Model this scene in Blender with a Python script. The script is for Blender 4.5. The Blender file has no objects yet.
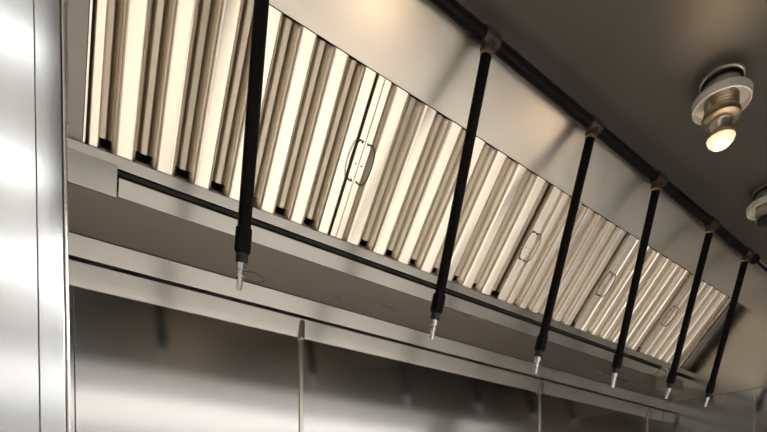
import bpy, bmesh, math, random
from mathutils import Vector, Matrix
random.seed(3)
scene = bpy.context.scene
col = scene.collection
S = 1.4          # distance from the camera to the stainless back wall
H = 1.5          # eye height

# ---------------------------------------------------------------- camera
FOC, PX, PY = 504.2, 383.5, 526.27
R = [[0.80665833, -0.00329884, -0.59100884],
     [-0.01294086, 0.9996461, -0.02324252],
     [0.59087636, 0.02639693, 0.80633016]]
def w(r): return Vector((r[0], r[2], -r[1]))
right, down, fwd = w(R[0]), w(R[1]), w(R[2])
cd = bpy.data.cameras.new('camera'); cam = bpy.data.objects.new('camera', cd); col.objects.link(cam)
M = Matrix((right, -down, -fwd)).transposed().to_4x4(); M.translation = (0, 0, H)
cam.matrix_world = M
cd.sensor_fit = 'HORIZONTAL'; cd.sensor_width = 36; cd.lens = 36 * FOC / 767
cd.shift_y = (PY - 216) / 767; cd.clip_start = .02
scene.camera = cam
def ray(px, py):
    a, b = (px - PX) / FOC, (py - PY) / FOC
    return right * a + down * b + fwd
def on_plane(px, py, p0, n):
    r = ray(px, py); o = Vector((0, 0, H))
    return o + r * ((Vector(p0) - o).dot(n) / r.dot(n))

# ---------------------------------------------------------------- materials
def mat(name, colr, metal=0., rough=.5, grain=None, gs=0., aniso=0., emis=None, es=0., stain=0., bump=0., trans=0.,
        wave=0., tint=None, spec=None):
    m = bpy.data.materials.new(name); m.use_nodes = True
    nt = m.node_tree; N = nt.nodes; L = nt.links; b = N['Principled BSDF']
    b.inputs['Base Color'].default_value = (*colr, 1); b.inputs['Metallic'].default_value = metal
    b.inputs['Roughness'].default_value = rough
    if spec is not None: b.inputs['Specular IOR Level'].default_value = spec
    if trans: b.inputs['Transmission Weight'].default_value = trans
    if emis:
        b.inputs['Emission Color'].default_value = (*emis, 1); b.inputs['Emission Strength'].default_value = es
    if grain:
        tc = N.new('ShaderNodeTexCoord'); mp = N.new('ShaderNodeMapping'); mp.inputs['Scale'].default_value = grain
        L.new(tc.outputs['Object'], mp.inputs['Vector'])
        n = N.new('ShaderNodeTexNoise'); n.inputs['Scale'].default_value = 1; n.inputs['Detail'].default_value = 5
        L.new(mp.outputs[0], n.inputs['Vector'])
        r = N.new('ShaderNodeMapRange'); r.inputs['To Min'].default_value = rough - gs; r.inputs['To Max'].default_value = rough + gs
        L.new(n.outputs['Fac'], r.inputs['Value'])
        L.new(r.outputs[0], b.inputs['Roughness'])
        # soft wear blotches in the sheet
        n2 = N.new('ShaderNodeTexNoise'); n2.inputs['Scale'].default_value = 3.5; n2.inputs['Detail'].default_value = 4
        L.new(tc.outputs['Object'], n2.inputs['Vector'])
        mx = N.new('ShaderNodeMix'); mx.data_type = 'RGBA'
        mx.inputs[6].default_value = (*[c * (1 - stain) for c in colr], 1); mx.inputs[7].default_value = (*[min(1, c * (1 + stain * .5)) for c in (tint or colr)], 1)
        L.new(n2.outputs['Fac'], mx.inputs[0]); L.new(mx.outputs[2], b.inputs['Base Color'])
        hgt = n.outputs['Fac']
        if bump:
            bp = N.new('ShaderNodeBump'); bp.inputs['Strength'].default_value = bump; bp.inputs['Distance'].default_value = .002
            L.new(hgt, bp.inputs['Height']); out = bp
            if wave:
                n3 = N.new('ShaderNodeTexNoise'); n3.inputs['Scale'].default_value = 2.2; n3.inputs['Detail'].default_value = 1
                L.new(tc.outputs['Object'], n3.inputs['Vector'])
                b2 = N.new('ShaderNodeBump'); b2.inputs['Strength'].default_value = 1; b2.inputs['Distance'].default_value = wave
                L.new(n3.outputs['Fac'], b2.inputs['Height']); L.new(bp.outputs[0], b2.inputs['Normal']); out = b2
            L.new(out.outputs[0], b.inputs['Normal'])
    return m
STEEL = mat('brushed_steel_wall', (.50, .50, .51), 1, .13, (2, 2, 90), .02, stain=.06, bump=.002, wave=.0006)
SLAB = mat('brushed_steel_column', (.63, .66, .70), 1, .15, (90, 2, 2), .02, stain=.05, bump=.002, wave=.003)
HOOD = mat('hood_steel', (.46, .43, .40), 1, .28, (2, 40, 40), .02, stain=.06)
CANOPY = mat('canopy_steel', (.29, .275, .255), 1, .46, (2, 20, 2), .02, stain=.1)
EDGE = mat('folded_steel_edge', (.62, .59, .55), 1, .24, (2, 40, 40), .02, stain=.08)
PANEL = mat('upper_sheet_steel', (.60, .57, .535), 1, .36, (2, 40, 40), .02, stain=.05)
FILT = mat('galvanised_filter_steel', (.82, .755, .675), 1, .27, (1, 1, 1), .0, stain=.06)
FILT2 = mat('filter_back_steel', (.42, .375, .31), 1, .36, (1, 1, 1), .0, stain=.1)  # front steel darkened: staining, plus recess shade put into the colour
DARK = mat('recess_shade', (.012, .011, .01), 0, .8)  # near-black tone put in place of shade in recesses and gaps
BLACK = mat('black_painted_pipe', (.004, .004, .0045), 0, .55, (30, 30, 30), .08, stain=.3, bump=.1, spec=.12)
TEE = mat('dark_iron_fitting', (.035, .026, .018), .3, .5, (60, 60, 60), .1, stain=.4, bump=.3)
BRASS = mat('brass', (.55, .4, .16), 1, .4)
GRID = mat('griddle_iron', (.14, .115, .095), .3, .5)
PAINT2 = mat('darkened_far_wall', (.12, .11, .10), 0, .7)  # unseen far wall darkened to dim what the upper panel reflects
CHROME = mat('chrome_nozzle', (.85, .84, .82), 1, .18)
WIRE = mat('dark_wire', (.06, .05, .04), .8, .45)
ALU = mat('cast_aluminium', (.72, .69, .64), 1, .32, (40, 40, 40), .1, stain=.15, bump=.1)
RING = mat('frosted_ring', (.9, .88, .84), .2, .3)
RUBBER = mat('black_gasket', (.01, .01, .01), 0, .6)
BRONZE = mat('socket_bronze', (.42, .35, .25), 1, .35)
BULB = mat('bulb_glass', (1, .93, .8), 0, .3, emis=(1, .74, .42), es=.7)
BULBT = mat('bulb_reflector', (.75, .65, .5), .8, .3, (90, 90, 90), .1, stain=.4, bump=.4)
TUBE = mat('white_drain_tube', (.7, .66, .58), 0, .4)
PAINT = mat('wall_paint', (.36, .355, .35), 0, .7)
CEILM = mat('ceiling_tile', (.88, .88, .87), 0, .8)
FLOORM = mat('quarry_tile', (.62, .59, .54), 0, .5, (4, 4, 4), .1, stain=.2)
LED = mat('added_diffuser', (1, 1, 1), 0, .5, emis=(1, .96, .9), es=26)  # diffuser of the unseen panel lights added to brighten the floor
LED2 = mat('dim_lit_diffuser', (1, 1, 1), 0, .5, emis=(1, .97, .9), es=3.5)
DAY = mat('added_glow_pane', (1, 1, 1), 0, .5, emis=(1, .95, .88), es=2.6)  # glow of the unseen bands added for the steel to reflect

# ---------------------------------------------------------------- mesh helpers
def link(name, bm, m, parent=None, smooth=False, bevel=0., kind=None):
    me = bpy.data.meshes.new(name)
    bmesh.ops.recalc_face_normals(bm, faces=bm.faces)
    if parent is not None: bmesh.ops.translate(bm, verts=bm.verts, vec=-origin(parent))
    bm.to_mesh(me); bm.free(); me.materials.append(m)
    o = bpy.data.objects.new(name, me); col.objects.link(o)
    if smooth:
        for p in me.polygons: p.use_smooth = True
        es = me.attributes.new('sharp_edge', 'BOOLEAN', 'EDGE') if 'sharp_edge' not in me.attributes else me.attributes['sharp_edge']
        b2 = bmesh.new(); b2.from_mesh(me); b2.edges.ensure_lookup_table()
        v = [(len(e.link_faces) != 2 or e.calc_face_angle(0) > math.radians(38)) for e in b2.edges]; b2.free()
        es.data.foreach_set('value', v)
    if bevel:
        bv = o.modifiers.new('bevel', 'BEVEL'); bv.width = bevel; bv.segments = 2; bv.limit_method = 'ANGLE'
    if parent is not None: o.parent = parent
    if kind: o['kind'] = kind
    return o
ORIG = {}
def origin(p): return ORIG.get(p.name, Vector((0, 0, 0)))
def thing(name, loc, label, cat, group=None):
    o = bpy.data.objects.new(name, None); col.objects.link(o); o.location = loc; o.empty_display_size = .05
    ORIG[o.name] = Vector(loc); o['label'] = label; o['category'] = cat
    if group: o['group'] = group
    return o
def sub(o, parent):   # remember the world origin of a part, so that its own sub-parts can be built in world space
    ORIG[o.name] = origin(parent); return o
def box(bm, a, b):
    vs = [bm.verts.new((x, y, z)) for x in (a[0], b[0]) for y in (a[1], b[1]) for z in (a[2], b[2])]
    for f in ((0,1,3,2),(4,6,7,5),(0,4,5,1),(2,3,7,6),(0,2,6,4),(1,5,7,3)): bm.faces.new([vs[i] for i in f])
def mk(f, *a, **k):
    bm = bmesh.new(); f(bm, *a, **k); return bm
def strip(bm, prof, x0, x1, th):
    """sheet metal folded along X: prof in (Y, Z), thickened to the left of its direction"""
    n = len(prof); P = [Vector(p) for p in prof]; off = []
    for i in range(n):
        ns = []
        if i > 0: d = (P[i] - P[i-1]).normalized(); ns.append(Vector((-d.y, d.x)))
        if i < n-1: d = (P[i+1] - P[i]).normalized(); ns.append(Vector((-d.y, d.x)))
        m = sum(ns, Vector((0, 0))).normalized(); k = th / max(.3, m.dot(ns[0])); off.append(P[i] + m * k)
    loop = P + off[::-1]
    A = [bm.verts.new((x0, p.x, p.y)) for p in loop]; B = [bm.verts.new((x1, p.x, p.y)) for p in loop]
    N = len(loop)
    for i in range(N): j = (i+1) % N; bm.faces.new((A[i], A[j], B[j], B[i]))
    for i in range(n-1):
        bm.faces.new((A[i], A[i+1], A[N-2-i], A[N-1-i])); bm.faces.new((B[i], B[i+1], B[N-2-i], B[N-1-i]))
def frame(d):
    d = d.normalized(); u = d.cross(Vector((0, 0, 1)) if abs(d.z) < .9 else Vector((1, 0, 0))).normalized()
    return u, d.cross(u)
def lathe(bm, p0, d, prof, seg=28, cap=True, phase=0.):
    """prof: (distance along d, radius)"""
    p0 = Vector(p0); d = Vector(d).normalized(); u, v = frame(d); rings = []
    for t, r in prof:
        rings.append([bm.verts.new(p0 + d*t + (u*math.cos(2*math.pi*k/seg+phase) + v*math.sin(2*math.pi*k/seg+phase))*max(r, 1e-5)) for k in range(seg)])
    for a, b in zip(rings, rings[1:]):
        for k in range(seg): bm.faces.new((a[k], a[(k+1) % seg], b[(k+1) % seg], b[k]))
    if cap: bm.faces.new(rings[0][::-1]); bm.faces.new(rings[-1])
def tube(bm, pts, r, seg=10):
    pts = [Vector(p) for p in pts]; rings = []; u = None
    for i, p in enumerate(pts):
        d = (pts[min(i+1, len(pts)-1)] - pts[max(i-1, 0)]).normalized()
        if u is None: u, _ = frame(d)
        u = (u - d*u.dot(d)).normalized(); v = d.cross(u)
        rings.append([bm.verts.new(p + (u*math.cos(2*math.pi*k/seg) + v*math.sin(2*math.pi*k/seg))*r) for k in range(seg)])
    for a, b in zip(rings, rings[1:]):
        for k in range(seg): bm.faces.new((a[k], a[(k+1) % seg], b[(k+1) % seg], b[k]))
    bm.faces.new(rings[0][::-1]); bm.faces.new(rings[-1])

# key levels, metres (Y towards the wall, Z up)
YW = S                                   # back wall
XE = 2.14 * S                            # right end wall
ANG = math.radians(50)
YB, ZB = .9 * S, H + .556 * S            # lower edge of the filter bank
LEN = .268 * S
sd = Vector((0, -math.cos(ANG), math.sin(ANG)))      # up the slope
nn = Vector((0, -math.sin(ANG), -math.cos(ANG)))     # out of the slope, toward the cook
def sp(x, t, h=0.): return Vector((x, YB, ZB)) + sd*t + nn*h
ZC = H + .86 * S                         # hood canopy underside
TC = (ZC - ZB) / sd.z                    # slope length up to the canopy
YF = .10 * S                             # inner face of the hood front
ZL = H + .487 * S                         # lower lip of the hood front
XL = .083                                # left end of the hood

# ---------------------------------------------------------------- the room
wb = link('wall_back', mk(box, (XL-.007, YW, 0), (XE+.1, YW+.1, 3.2)), PAINT, kind='structure')
for a, b in ((XL-.01, .118), (.121, .703), (.714, 1.868), (1.876, 2.818), (2.826, XE)):
    link('wall_panel', mk(box, (a, YW-.006, .9), (b, YW, H+.392*S)), STEEL, wb)
for x in (.7085, 1.872, 2.822):
    link('panel_joint', mk(box, (x-.006, YW-.011, .9), (x+.006, YW-.004, H+.412*S)), EDGE, wb, bevel=.0015)
    link('joint_cap', mk(box, (x-.006, YW-.021, H+.376*S), (x+.006, YW-.012, H+.4135*S)), HOOD, wb)
link('wall_right', mk(box, (XE, -.25, 0), (XE+.1, YW+.1, 3.2)), PAINT, kind='structure')
wr = bpy.data.objects['wall_right']
ys = .948
link('wall_panel', mk(box, (XE-.006, ys+.003, .9), (XE, YW-.006, H+.447*S)), STEEL, wr)
link('wall_panel', mk(box, (XE-.006, -.2, .9), (XE, ys-.003, H+.447*S)), STEEL, wr)
link('panel_joint', mk(box, (XE-.011, ys-.004, .9), (XE-.004, ys+.004, H+.447*S)), EDGE, wr)
# stainless-clad column at the left, nearer than the wall
YS = .6 * S
wl = link('wall_left', mk(box, (-2.6, YS+.003, 0), (.058, YW+.1, 3.2)), PAINT, kind='structure')
link('wall_panel', mk(box, (-2.6, YS-.002, 0), (.0295, YS+.003, 3.19)), SLAB, wl)
link('wall_panel', mk(box, (.0305, YS-.002, 0), (.0605, YS+.003, 3.19)), SLAB, wl, bevel=.001)
link('corner_trim', mk(box, (.0615, YS-.0035, 0), (.0665, YS+.03, 2.35)), EDGE, wl, bevel=.0015)
link('floor', mk(box, (-2.7, -4.3, -.1), (6.3, YW+.1, 0)), FLOORM, kind='structure')
link('ceiling', mk(box, (-2.7, -4.3, 3.2), (6.3, YW+.1, 3.3)), CEILM, kind='structure')
link('wall_front', mk(box, (-2.7, -4.3, 0), (6.3, -4.2, 3.2)), PAINT, kind='structure')
link('wall_side', mk(box, (-2.7, -4.2, 0), (-2.6, YW+.1, 3.2)), PAINT, kind='structure')
link('wall_far', mk(box, (6.2, -4.2, 0), (6.3, YW+.1, 3.2)), PAINT2, kind='structure')

link('side_cladding', mk(box, (.068, YS+.032, H+.4*S), (.0715, YW-.01, 3.15)), HOOD, wl)
# ---------------------------------------------------------------- exhaust hood
hood = thing('exhaust_hood', (XL, YW, H+.415*S), 'long stainless steel exhaust hood', 'exhaust hood')
hood['label'] = 'long stainless steel exhaust hood with dark canopy and sloped back above the wall panels'
th = .0015
a, b = sp(0, LEN, .004), sp(0, TC, .004)
link('upper_panel', mk(strip, [(a.y, a.z), (b.y, b.z)], XL, XE-.002, -.002), PANEL, hood)
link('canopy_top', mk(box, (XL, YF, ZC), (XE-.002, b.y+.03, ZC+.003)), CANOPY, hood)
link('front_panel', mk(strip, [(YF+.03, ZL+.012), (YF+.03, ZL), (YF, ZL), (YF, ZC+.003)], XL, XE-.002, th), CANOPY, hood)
link('end_panel', mk(box, (XE-.006, YF, H+.449*S), (XE-.0005, YW-.006, ZC)), EDGE, hood)
# grease trough lip, slot, lower strip, underside, rear fascia
zl = lambda k: H + k*S
y9 = .9*S
X0, X1 = .084, XE-.008
link('trough_lip', mk(strip, [(y9+.03, ZB-.004), (y9-.012, ZB-.002), (y9-.004, ZB-.0240), (y9+.004, ZB-.0240)], X0, X1, .0012), EDGE, hood, bevel=.0006)
link('trough_slot_shade', mk(box, (.192, y9+.016, ZB-.056), (X1, y9+.03, ZB-.0255)), DARK, hood)  # near-black block painting the shade inside the slot
link('drip_strip', mk(strip, [(y9+.016, ZB-.046), (y9-.009, ZB-.046), (y9+.003, ZB-.081), (y9+.01, ZB-.081)], .195, X1, .0012), EDGE, hood, bevel=.0006)
link('trough_end_plate', mk(strip, [(y9+.010, ZB-.0245), (y9-.016, ZB-.0245), (y9+.002, ZB-.084), (y9+.01, ZB-.084)], X0, .192, .0012), EDGE, hood, bevel=.0006)
zf0, zf1 = zl(.471*.963), zl(.4285*.983)
yf = .98*S
link('plenum_underside', mk(strip, [(y9+.008, ZB-.079), (yf-.018, zf0+.001)], X0, X1, -.0015), HOOD, hood)
link('rear_fascia', mk(strip, [(yf+.002, zf0+.003), (yf-.011, zf0+.001), (yf, zf1), (YW-.006, zf1-.001)], X0, X1, .0012), EDGE, hood, bevel=.0006)
link('wall_flashing', mk(strip, [(YW-.008, zl(.4170)), (YW-.017, zl(.4165)), (YW-.016, zl(.4125)), (YW-.0075, zl(.378)), (YW-.0065, zl(.378))], X0, X1, .001), EDGE, hood)
# filler sheets beside the filter bank, and the near-black sheet painting the plenum's shade
def slab_on_slope(bm, x0, x1, t0, t1, h0, h1):
    vs = [bm.verts.new(sp(x, t, h)) for x in (x0, x1) for t in (t0, t1) for h in (h0, h1)]
    for f in ((0,1,3,2),(4,6,7,5),(0,4,5,1),(2,3,7,6),(0,2,6,4),(1,5,7,3)): bm.faces.new([vs[i] for i in f])
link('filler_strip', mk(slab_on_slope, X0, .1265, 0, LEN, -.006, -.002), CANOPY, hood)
link('filler_strip', mk(slab_on_slope, 2.905, X1, 0, LEN, -.04, -.036), HOOD, hood)
link('gap_shade_strip', mk(slab_on_slope, 2.885, 2.903, 0, LEN, -.04, -.004), DARK, hood)  # near-black strip painting the shade of the gap at the bank's end
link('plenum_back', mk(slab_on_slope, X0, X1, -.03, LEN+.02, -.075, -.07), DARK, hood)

# ---------------------------------------------------------------- baffle filters
def wire_handle(bm, xc, t0, t1, wd, side):
    pts = []
    for k in range(15):
        a = math.pi * k / 14
        pts.append(sp(xc + side*wd*math.sin(a)**.6, (t0+t1)/2 - (t1-t0)/2*math.cos(a), .008 + .004*math.sin(a)))
    pts = [sp(xc, t0+.006, .0)] + [sp(xc, t0+.0015, .007)] + pts[1:-1] + [sp(xc, t1-.0015, .007), sp(xc, t1-.006, .0)]
    tube(bm, pts, .0016, 6)
def baffle(bm, xc, wd, lip, t0, t1, h, seg=6):
    """one folded baffle: a crowned face with both edges rolled back"""
    q = []
    for k in range(-8, 9):
        u = abs(k) / 8
        z = h if u <= .46 else h - lip * (1 - math.cos((u - .46) / .54 * math.pi / 2))
        q.append((wd/2 * (k / 8) * (1 if u < .99 else 1), z))
    A = [bm.verts.new(sp(xc+x, t0, z)) for x, z in q]; B = [bm.verts.new(sp(xc+x, t1, z)) for x, z in q]
    for i in range(len(q)-1): bm.faces.new((A[i], A[i+1], B[i+1], B[i]))
    g = [(x*(1-.0024/wd), z-.0012) for x, z in q]
    C = [bm.verts.new(sp(xc+x, t0, z)) for x, z in g]; D = [bm.verts.new(sp(xc+x, t1, z)) for x, z in g]
    for i in range(len(q)-1): bm.faces.new((C[i], D[i], D[i+1], C[i+1]))
    for P, Q in ((A, C), (B, D)):
        for i in range(len(q)-1): bm.faces.new((P[i], Q[i], Q[i+1], P[i+1]))
    for i in (0, -1): bm.faces.new((A[i], B[i], D[i], C[i]))
def make_filter(x0, x1, n, label, fl=.019):
    t = thing('baffle_filter', sp((x0+x1)/2, 0), label, 'grease filter', 'baffle filters along the hood slope')
    fw = .019
    for a, b, s in ((x0+.0002, x0+fl, 1), (x1-fw, x1-.001, -1)):
        fr = sub(link('side_flange', mk(slab_on_slope, a, b, .001, LEN-.001, -.03, .001), FILT, t, bevel=.0008), t)
        xc = (a+b)/2
        if s == 1 and fl < .01: continue
        link('handle', mk(wire_handle, xc-s*.001, LEN*.39, LEN*.64, .024, s), WIRE, fr, smooth=True)
        bm = bmesh.new(); lathe(bm, sp(xc-s*.001, LEN*.5, .0005), nn, [(0, .002), (.0015, .0018)], 10); link('rivet', bm, WIRE, fr)
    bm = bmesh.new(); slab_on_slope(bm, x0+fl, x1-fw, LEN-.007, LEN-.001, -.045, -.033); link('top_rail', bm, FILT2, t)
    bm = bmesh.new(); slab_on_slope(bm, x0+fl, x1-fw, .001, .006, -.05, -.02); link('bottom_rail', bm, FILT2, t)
    inner = x1 - x0 - fl - fw - .005; p = inner / n
    C = [(x0 + fl + .003 + p*(i+.5-.14), p*.75) for i in range(n)]
    Q = [x0 + fl + .003 + p*(i+.5+.36) for i in range(n)]
    if fl < .01:      # the end unit starts with a cut-down ridge
        p = .0838; Q = [x0 + .037 + p*i for i in range(n)]
        C = [(x0 + .0195, .029)] + [(q + p*.5 - (.003 if q == Q[-1] else 0), p*(.66 if q == Q[-1] else .75)) for q in Q]
    for x, wd in C: link('front_baffle', mk(baffle, x, wd, .030 if wd > .04 else .02, .002, LEN-.002, .003), FILT, t, smooth=True)
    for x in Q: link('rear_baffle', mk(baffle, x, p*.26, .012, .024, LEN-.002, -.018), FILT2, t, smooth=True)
    return t
make_filter(.127, .749, 7, 'widest-ridged baffle filter at the left end, behind the first drop pipe', fl=.005)
make_filter(.749, 1.451, 7, 'baffle filter second from the left, behind the second drop pipe')
make_filter(1.451, 1.931, 6, 'middle baffle filter of the bank, behind the third drop pipe')
make_filter(1.931, 2.477, 6, 'baffle filter second from the right end, behind the fourth drop pipe')
make_filter(2.477, 2.882, 5, 'narrowest baffle filter at the right end of the bank, behind the fifth drop pipe')
bpy.data.objects['baffle_filter']['label'] = 'leftmost baffle filter of the bank, crossed by the first drop pipe'

# ---------------------------------------------------------------- fire-suppression pipework
YT = .625 * S
PA = Vector((0, YT, H + .8335*S))
an = math.radians(75)
pn = Vector((0, math.sin(an), math.cos(an)))
pd = Vector((0, math.cos(an), -math.sin(an)))
def pipe_z(x): return H + (.8335 + (x/S - .68) * (-.0095/1.18)) * S
XPE = 2.70
sup = thing('supply_pipe', (.2, YT, pipe_z(.2)), 'long horizontal black pipe running under the canopy corner with six iron tees', 'pipe')
link('pipe_run', mk(tube, [(.15, YT, pipe_z(.15)), (XPE, YT, pipe_z(XPE))], .0155, 20), BLACK, sup, smooth=True)
drops = [((262, 0), (241.5, 263), (239, 290), 'first drop pipe at the left, thickest looking, running off the top of the frame'),
         ((488, 46), (434.6, 320), (431.5, 340), 'second black drop pipe from the left, its nozzle over the rear fascia'),
         ((592, 130), (538, 357), (535, 375), 'third black drop pipe from the left, in front of the middle filter'),
         ((656, 188), (615, 373), (612, 391), 'fourth black drop pipe from the left, hanging before the second last filter'),
         ((709, 232), (669, 388), (666, 399), 'fifth black drop pipe from the left, its nozzle in front of the grease cup'),
         ((745, 258), (708, 397), (705, 407), 'sixth black drop pipe at the far right, hanging against the end panel')]
for i, (tp, bp, tip, lab) in enumerate(drops):
    A = on_plane(*tp, PA, pn); B = on_plane(*bp, PA, pn); T = on_plane(*tip, PA, pn)
    d = (B - A).normalized()
    # start at the supply pipe
    A = A + d * ((pipe_z(A.x) - A.z) / d.z)
    A.y = YT
    d = (B - A).normalized(); Ln = (B - A).length
    tz = pipe_z(A.x)
    # tee on the supply pipe
    te = bmesh.new(); ph = math.pi/4
    lathe(te, (A.x-.026, YT, tz), (1, 0, 0), [(0, .0195), (.005, .0215), (.047, .0215), (.052, .0195)], 8, phase=math.pi/8)
    lathe(te, A + d*.008, d, [(0, .0185), (.018, .0185), (.022, .016)], 12)
    link('tee', te, TEE, sup, bevel=.002)
    t = thing('drop_pipe', A, lab, 'pipe', 'drop pipes with nozzles')
    link('threaded_end', mk(tube, [A + d*.027, A + d*.036], .0155, 14), BRASS, t, smooth=True)
    link('pipe', mk(tube, [A + d*.033, A + d*(Ln-.03)], .0138, 20), BLACK, t, smooth=True)
    cm = bmesh.new(); lathe(cm, B - d*.068, d, [(0, .0145), (.003, .0178), (.044, .0178), (.05, .0150)], 8); link('collar', cm, BLACK, t, bevel=.001)
    nm = bmesh.new(); lathe(nm, B - d*.02, d, [(0, .0125), (.018, .0125), (.02, .011)], 20); link('neck', nm, RUBBER, t, smooth=True)
    nl = max(.03, min(.055, (T - B).length)); dn = (T - B).normalized()
    k = nl/.05
    nz = bmesh.new()
    lathe(nz, B-dn*.002, dn, [(0, .0100), (.014*k, .0100), (.0155*k, .0078), (.022*k, .0078), (.023*k, .0088), (.026*k, .0088), (.027*k, .0062), (.030*k, .0062), (.031*k, .0072), (.050*k, .0060), (.052*k, .0045)], 6 if i == 0 else 12)
    nz = sub(link('nozzle', nz, CHROME, t, bevel=.0005), t)
    if i == 0:
        c = B + dn*.022
        pts = [c + Vector((.006, 0, 0))] + [c + Vector((.027 + .026*math.cos(q), -.002, .001 + .010*math.sin(q))) for q in [math.pi*(.85 - .22*j) for j in range(8)]]
        link('tether_wire', mk(tube, pts, .0007, 6), WIRE, nz)
# end of the supply pipe: bushing and the bracket clips that hold it to the canopy
bm = bmesh.new(); lathe(bm, (XPE-.004, YT, pipe_z(XPE)), (1, 0, 0), [(0, .0155), (.004, .021), (.03, .021), (.034, .012)], 8); link('end_cap', bm, BLACK, sup)
link('end_rod', mk(tube, [(XPE+.02, YT, pipe_z(XPE)), (XE-.004, YT+.004, pipe_z(XPE)-.004)], .006, 10), BLACK, sup, smooth=True)
for x in (.3,):
    bm = bmesh.new(); box(bm, (x-.009, YT-.012, pipe_z(x)+.008), (x+.009, YT+.012, ZC)); link('hanger_clip', bm, BLACK, sup, bevel=.002)

# ---------------------------------------------------------------- canopy lights
def canopy_light(x, y, label, bulb=True):
    t = thing('canopy_light', (x, y, ZC), label, 'light fixture', 'light fixtures under the hood canopy')
    D = (0, 0, -1); P = (x, y, ZC)
    def part(name, prof, m, seg=36, ph=0.):
        bm = bmesh.new(); lathe(bm, P, D, prof, seg, phase=ph); return link(name, bm, m, t, smooth=True)
    part('mounting_plate', [(0, .054), (.004, .054), (.007, .050)], ALU)
    part('gasket', [(.006, .050), (.013, .050)], RUBBER)
    part('housing', [(.012, .043), (.02, .046), (.045, .046), (.05, .044)], ALU)
    # shallow glass-holder ring, open underneath
    bm = bmesh.new()
    lathe(bm, P, D, [(.046, .040), (.045, .056), (.048, .069), (.052, .072), (.072, .070), (.073, .067), (.054, .0665), (.051, .055), (.052, .040)], 40)
    link('ring', bm, RING, t, smooth=True)
    pr = [(.05, .040)]
    for k in range(6): pr += [(.056 + k*.007, .0415), (.0595 + k*.007, .038)]
    part('threaded_neck', pr + [(.098, .0405)], BRONZE)
    if bulb:
        part('collar', [(.09, .044), (.098, .047), (.108, .046), (.114, .038), (.116, .026)], BRONZE)
        part('socket', [(.112, .027), (.118, .0285), (.122, .025), (.145, .0225)], ALU)
        bm = bmesh.new()
        prof = [(.138, .021), (.144, .027), (.152, .033), (.160, .035)]
        lathe(bm, P, D, prof, 14)
        rb = sub(link('bulb', bm, BULBT, t, smooth=False), t)
        bm = bmesh.new(); lathe(bm, P, D, [(.160, .0345), (.170, .031), (.180, .022), (.186, .010), (.187, .001)], 14)
        link('lens', bm, BULB, rb)
    else:
        part('collar', [(.07, .0425), (.102, .042)], ALU)
        part('rim', [(.101, .040), (.103, .037), (.114, .036), (.116, .030)], RUBBER)
    return t
def point(x, y, z, e, colr, r=.04):
    l = bpy.data.lights.new('bulb_light', 'POINT'); l.energy = e; l.color = colr; l.shadow_soft_size = r
    o = bpy.data.objects.new('bulb_light', l); col.objects.link(o); o.location = (x, y, z)
p = on_plane(722, 80, Vector((0, 0, ZC)), Vector((0, 0, 1)))
canopy_light(p.x, p.y, 'bare-bulb canopy light with wide ring and glowing faceted bulb')
p2 = on_plane(770, 190, Vector((0, 0, ZC)), Vector((0, 0, 1)))
canopy_light(p2.x, p2.y, 'canopy light without a bulb, cut by the right edge of the frame', bulb=False)
canopy_light(.83, p.y, 'bare-bulb canopy light nearest the left end, above the top edge of the frame')
for x, e in ((p.x, .45), (.83, .8)): point(x, p.y, ZC-.225, e, (1, .7, .42), .07)

# ---------------------------------------------------------------- grease cup at the right end of the trough
gx = 2.70; gy = y9 - .012
gc = thing('grease_cup', (gx, gy, ZB-.15), 'small square grey grease cup hanging in the right corner below the trough', 'grease cup')
bm = bmesh.new(); box(bm, (gx-.075, y9-.055, ZB-.150), (gx+.105, y9+.0, ZB-.088)); link('cup', bm, HOOD, gc, bevel=.003)
link('drain_tube', mk(tube, [(gx-.025, y9-.006, ZB-.035), (gx-.022, y9-.028, ZB-.045), (gx-.012, y9-.034, ZB-.07), (gx-.006, y9-.034, ZB-.10)], .006, 12), TUBE, gc, smooth=True)

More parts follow.
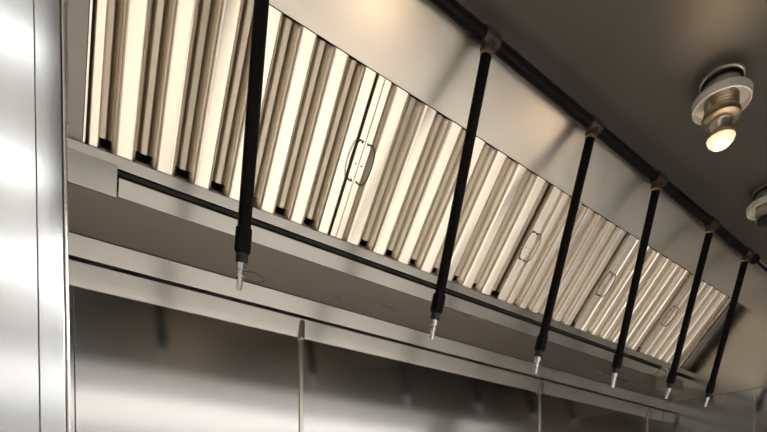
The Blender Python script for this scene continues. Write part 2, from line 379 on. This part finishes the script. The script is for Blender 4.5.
# ---------------------------------------------------------------- kitchen ceiling lights, with unseen panels and glowing bands added for reflections
def troffer(x, y, wx, wy, label, m=None):
    t = thing('ceiling_light', (x, y, 3.2), label, 'ceiling light', 'ceiling lights of the kitchen')
    link('frame', mk(box, (x-wx/2-.02, y-wy/2-.02, 3.18), (x+wx/2+.02, y+wy/2+.02, 3.2)), PAINT, t)
    link('diffuser', mk(box, (x-wx/2, y-wy/2, 3.172), (x+wx/2, y+wy/2, 3.181)), m or LED, t)
for y, wy in ((-.58, .10), (-1.35, .2), (-2.6, .3)): troffer(-.25, y, 1.3, wy, 'lit long panel light in the kitchen ceiling', LED2)
for x, y in ((1.0, -1.1), (2.3, -1.1), (1.0, -2.4), (2.4, -2.5), (3.9, -2.6), (5.2, -2.6)): troffer(x, y, 1.2, .6, 'unseen panel light added to the kitchen ceiling to brighten the floor')  # unseen lights added so the filters reflect a bright floor
link('added_glow_1', mk(box, (-2.2, -4.2, 2.81), (6.1, -4.19, 2.91)), DAY, kind='structure')  # unseen glowing band added for the bright streak in the steel
link('added_glow_2', mk(box, (-2.2, -4.2, 2.62), (6.1, -4.19, 2.68)), DAY, kind='structure')  # second unseen band, added for the lower streak

# ---------------------------------------------------------------- unseen cooking range, added to darken the hood underside's reflection
cr = thing('added_cooking_range', (1.5, .95, 0), 'unseen dark cooking range added under the hood to darken its underside', 'cooking range')
link('body', mk(box, (.15, .62, .15), (2.9, 1.36, .88)), CANOPY, cr, bevel=.01)
link('griddle_top', mk(box, (.13, .60, .88), (2.92, 1.37, .92)), GRID, cr, bevel=.005)
for x in (.2, 2.85):
    for y in (.68, 1.3):
        bm = bmesh.new(); lathe(bm, (x, y, 0), (0, 0, 1), [(0, .03), (.02, .02), (.152, .02)], 14); link('leg', bm, CANOPY, cr)

world = bpy.data.worlds.new('world'); scene.world = world; world.use_nodes = True
world.node_tree.nodes['Background'].inputs[0].default_value = (.5, .5, .52, 1)
world.node_tree.nodes['Background'].inputs[1].default_value = .3
vs = scene.view_settings
vs.view_transform = 'Standard'; vs.look = 'None'; vs.gamma = 1; vs.use_curve_mapping = False
vs.exposure = .12
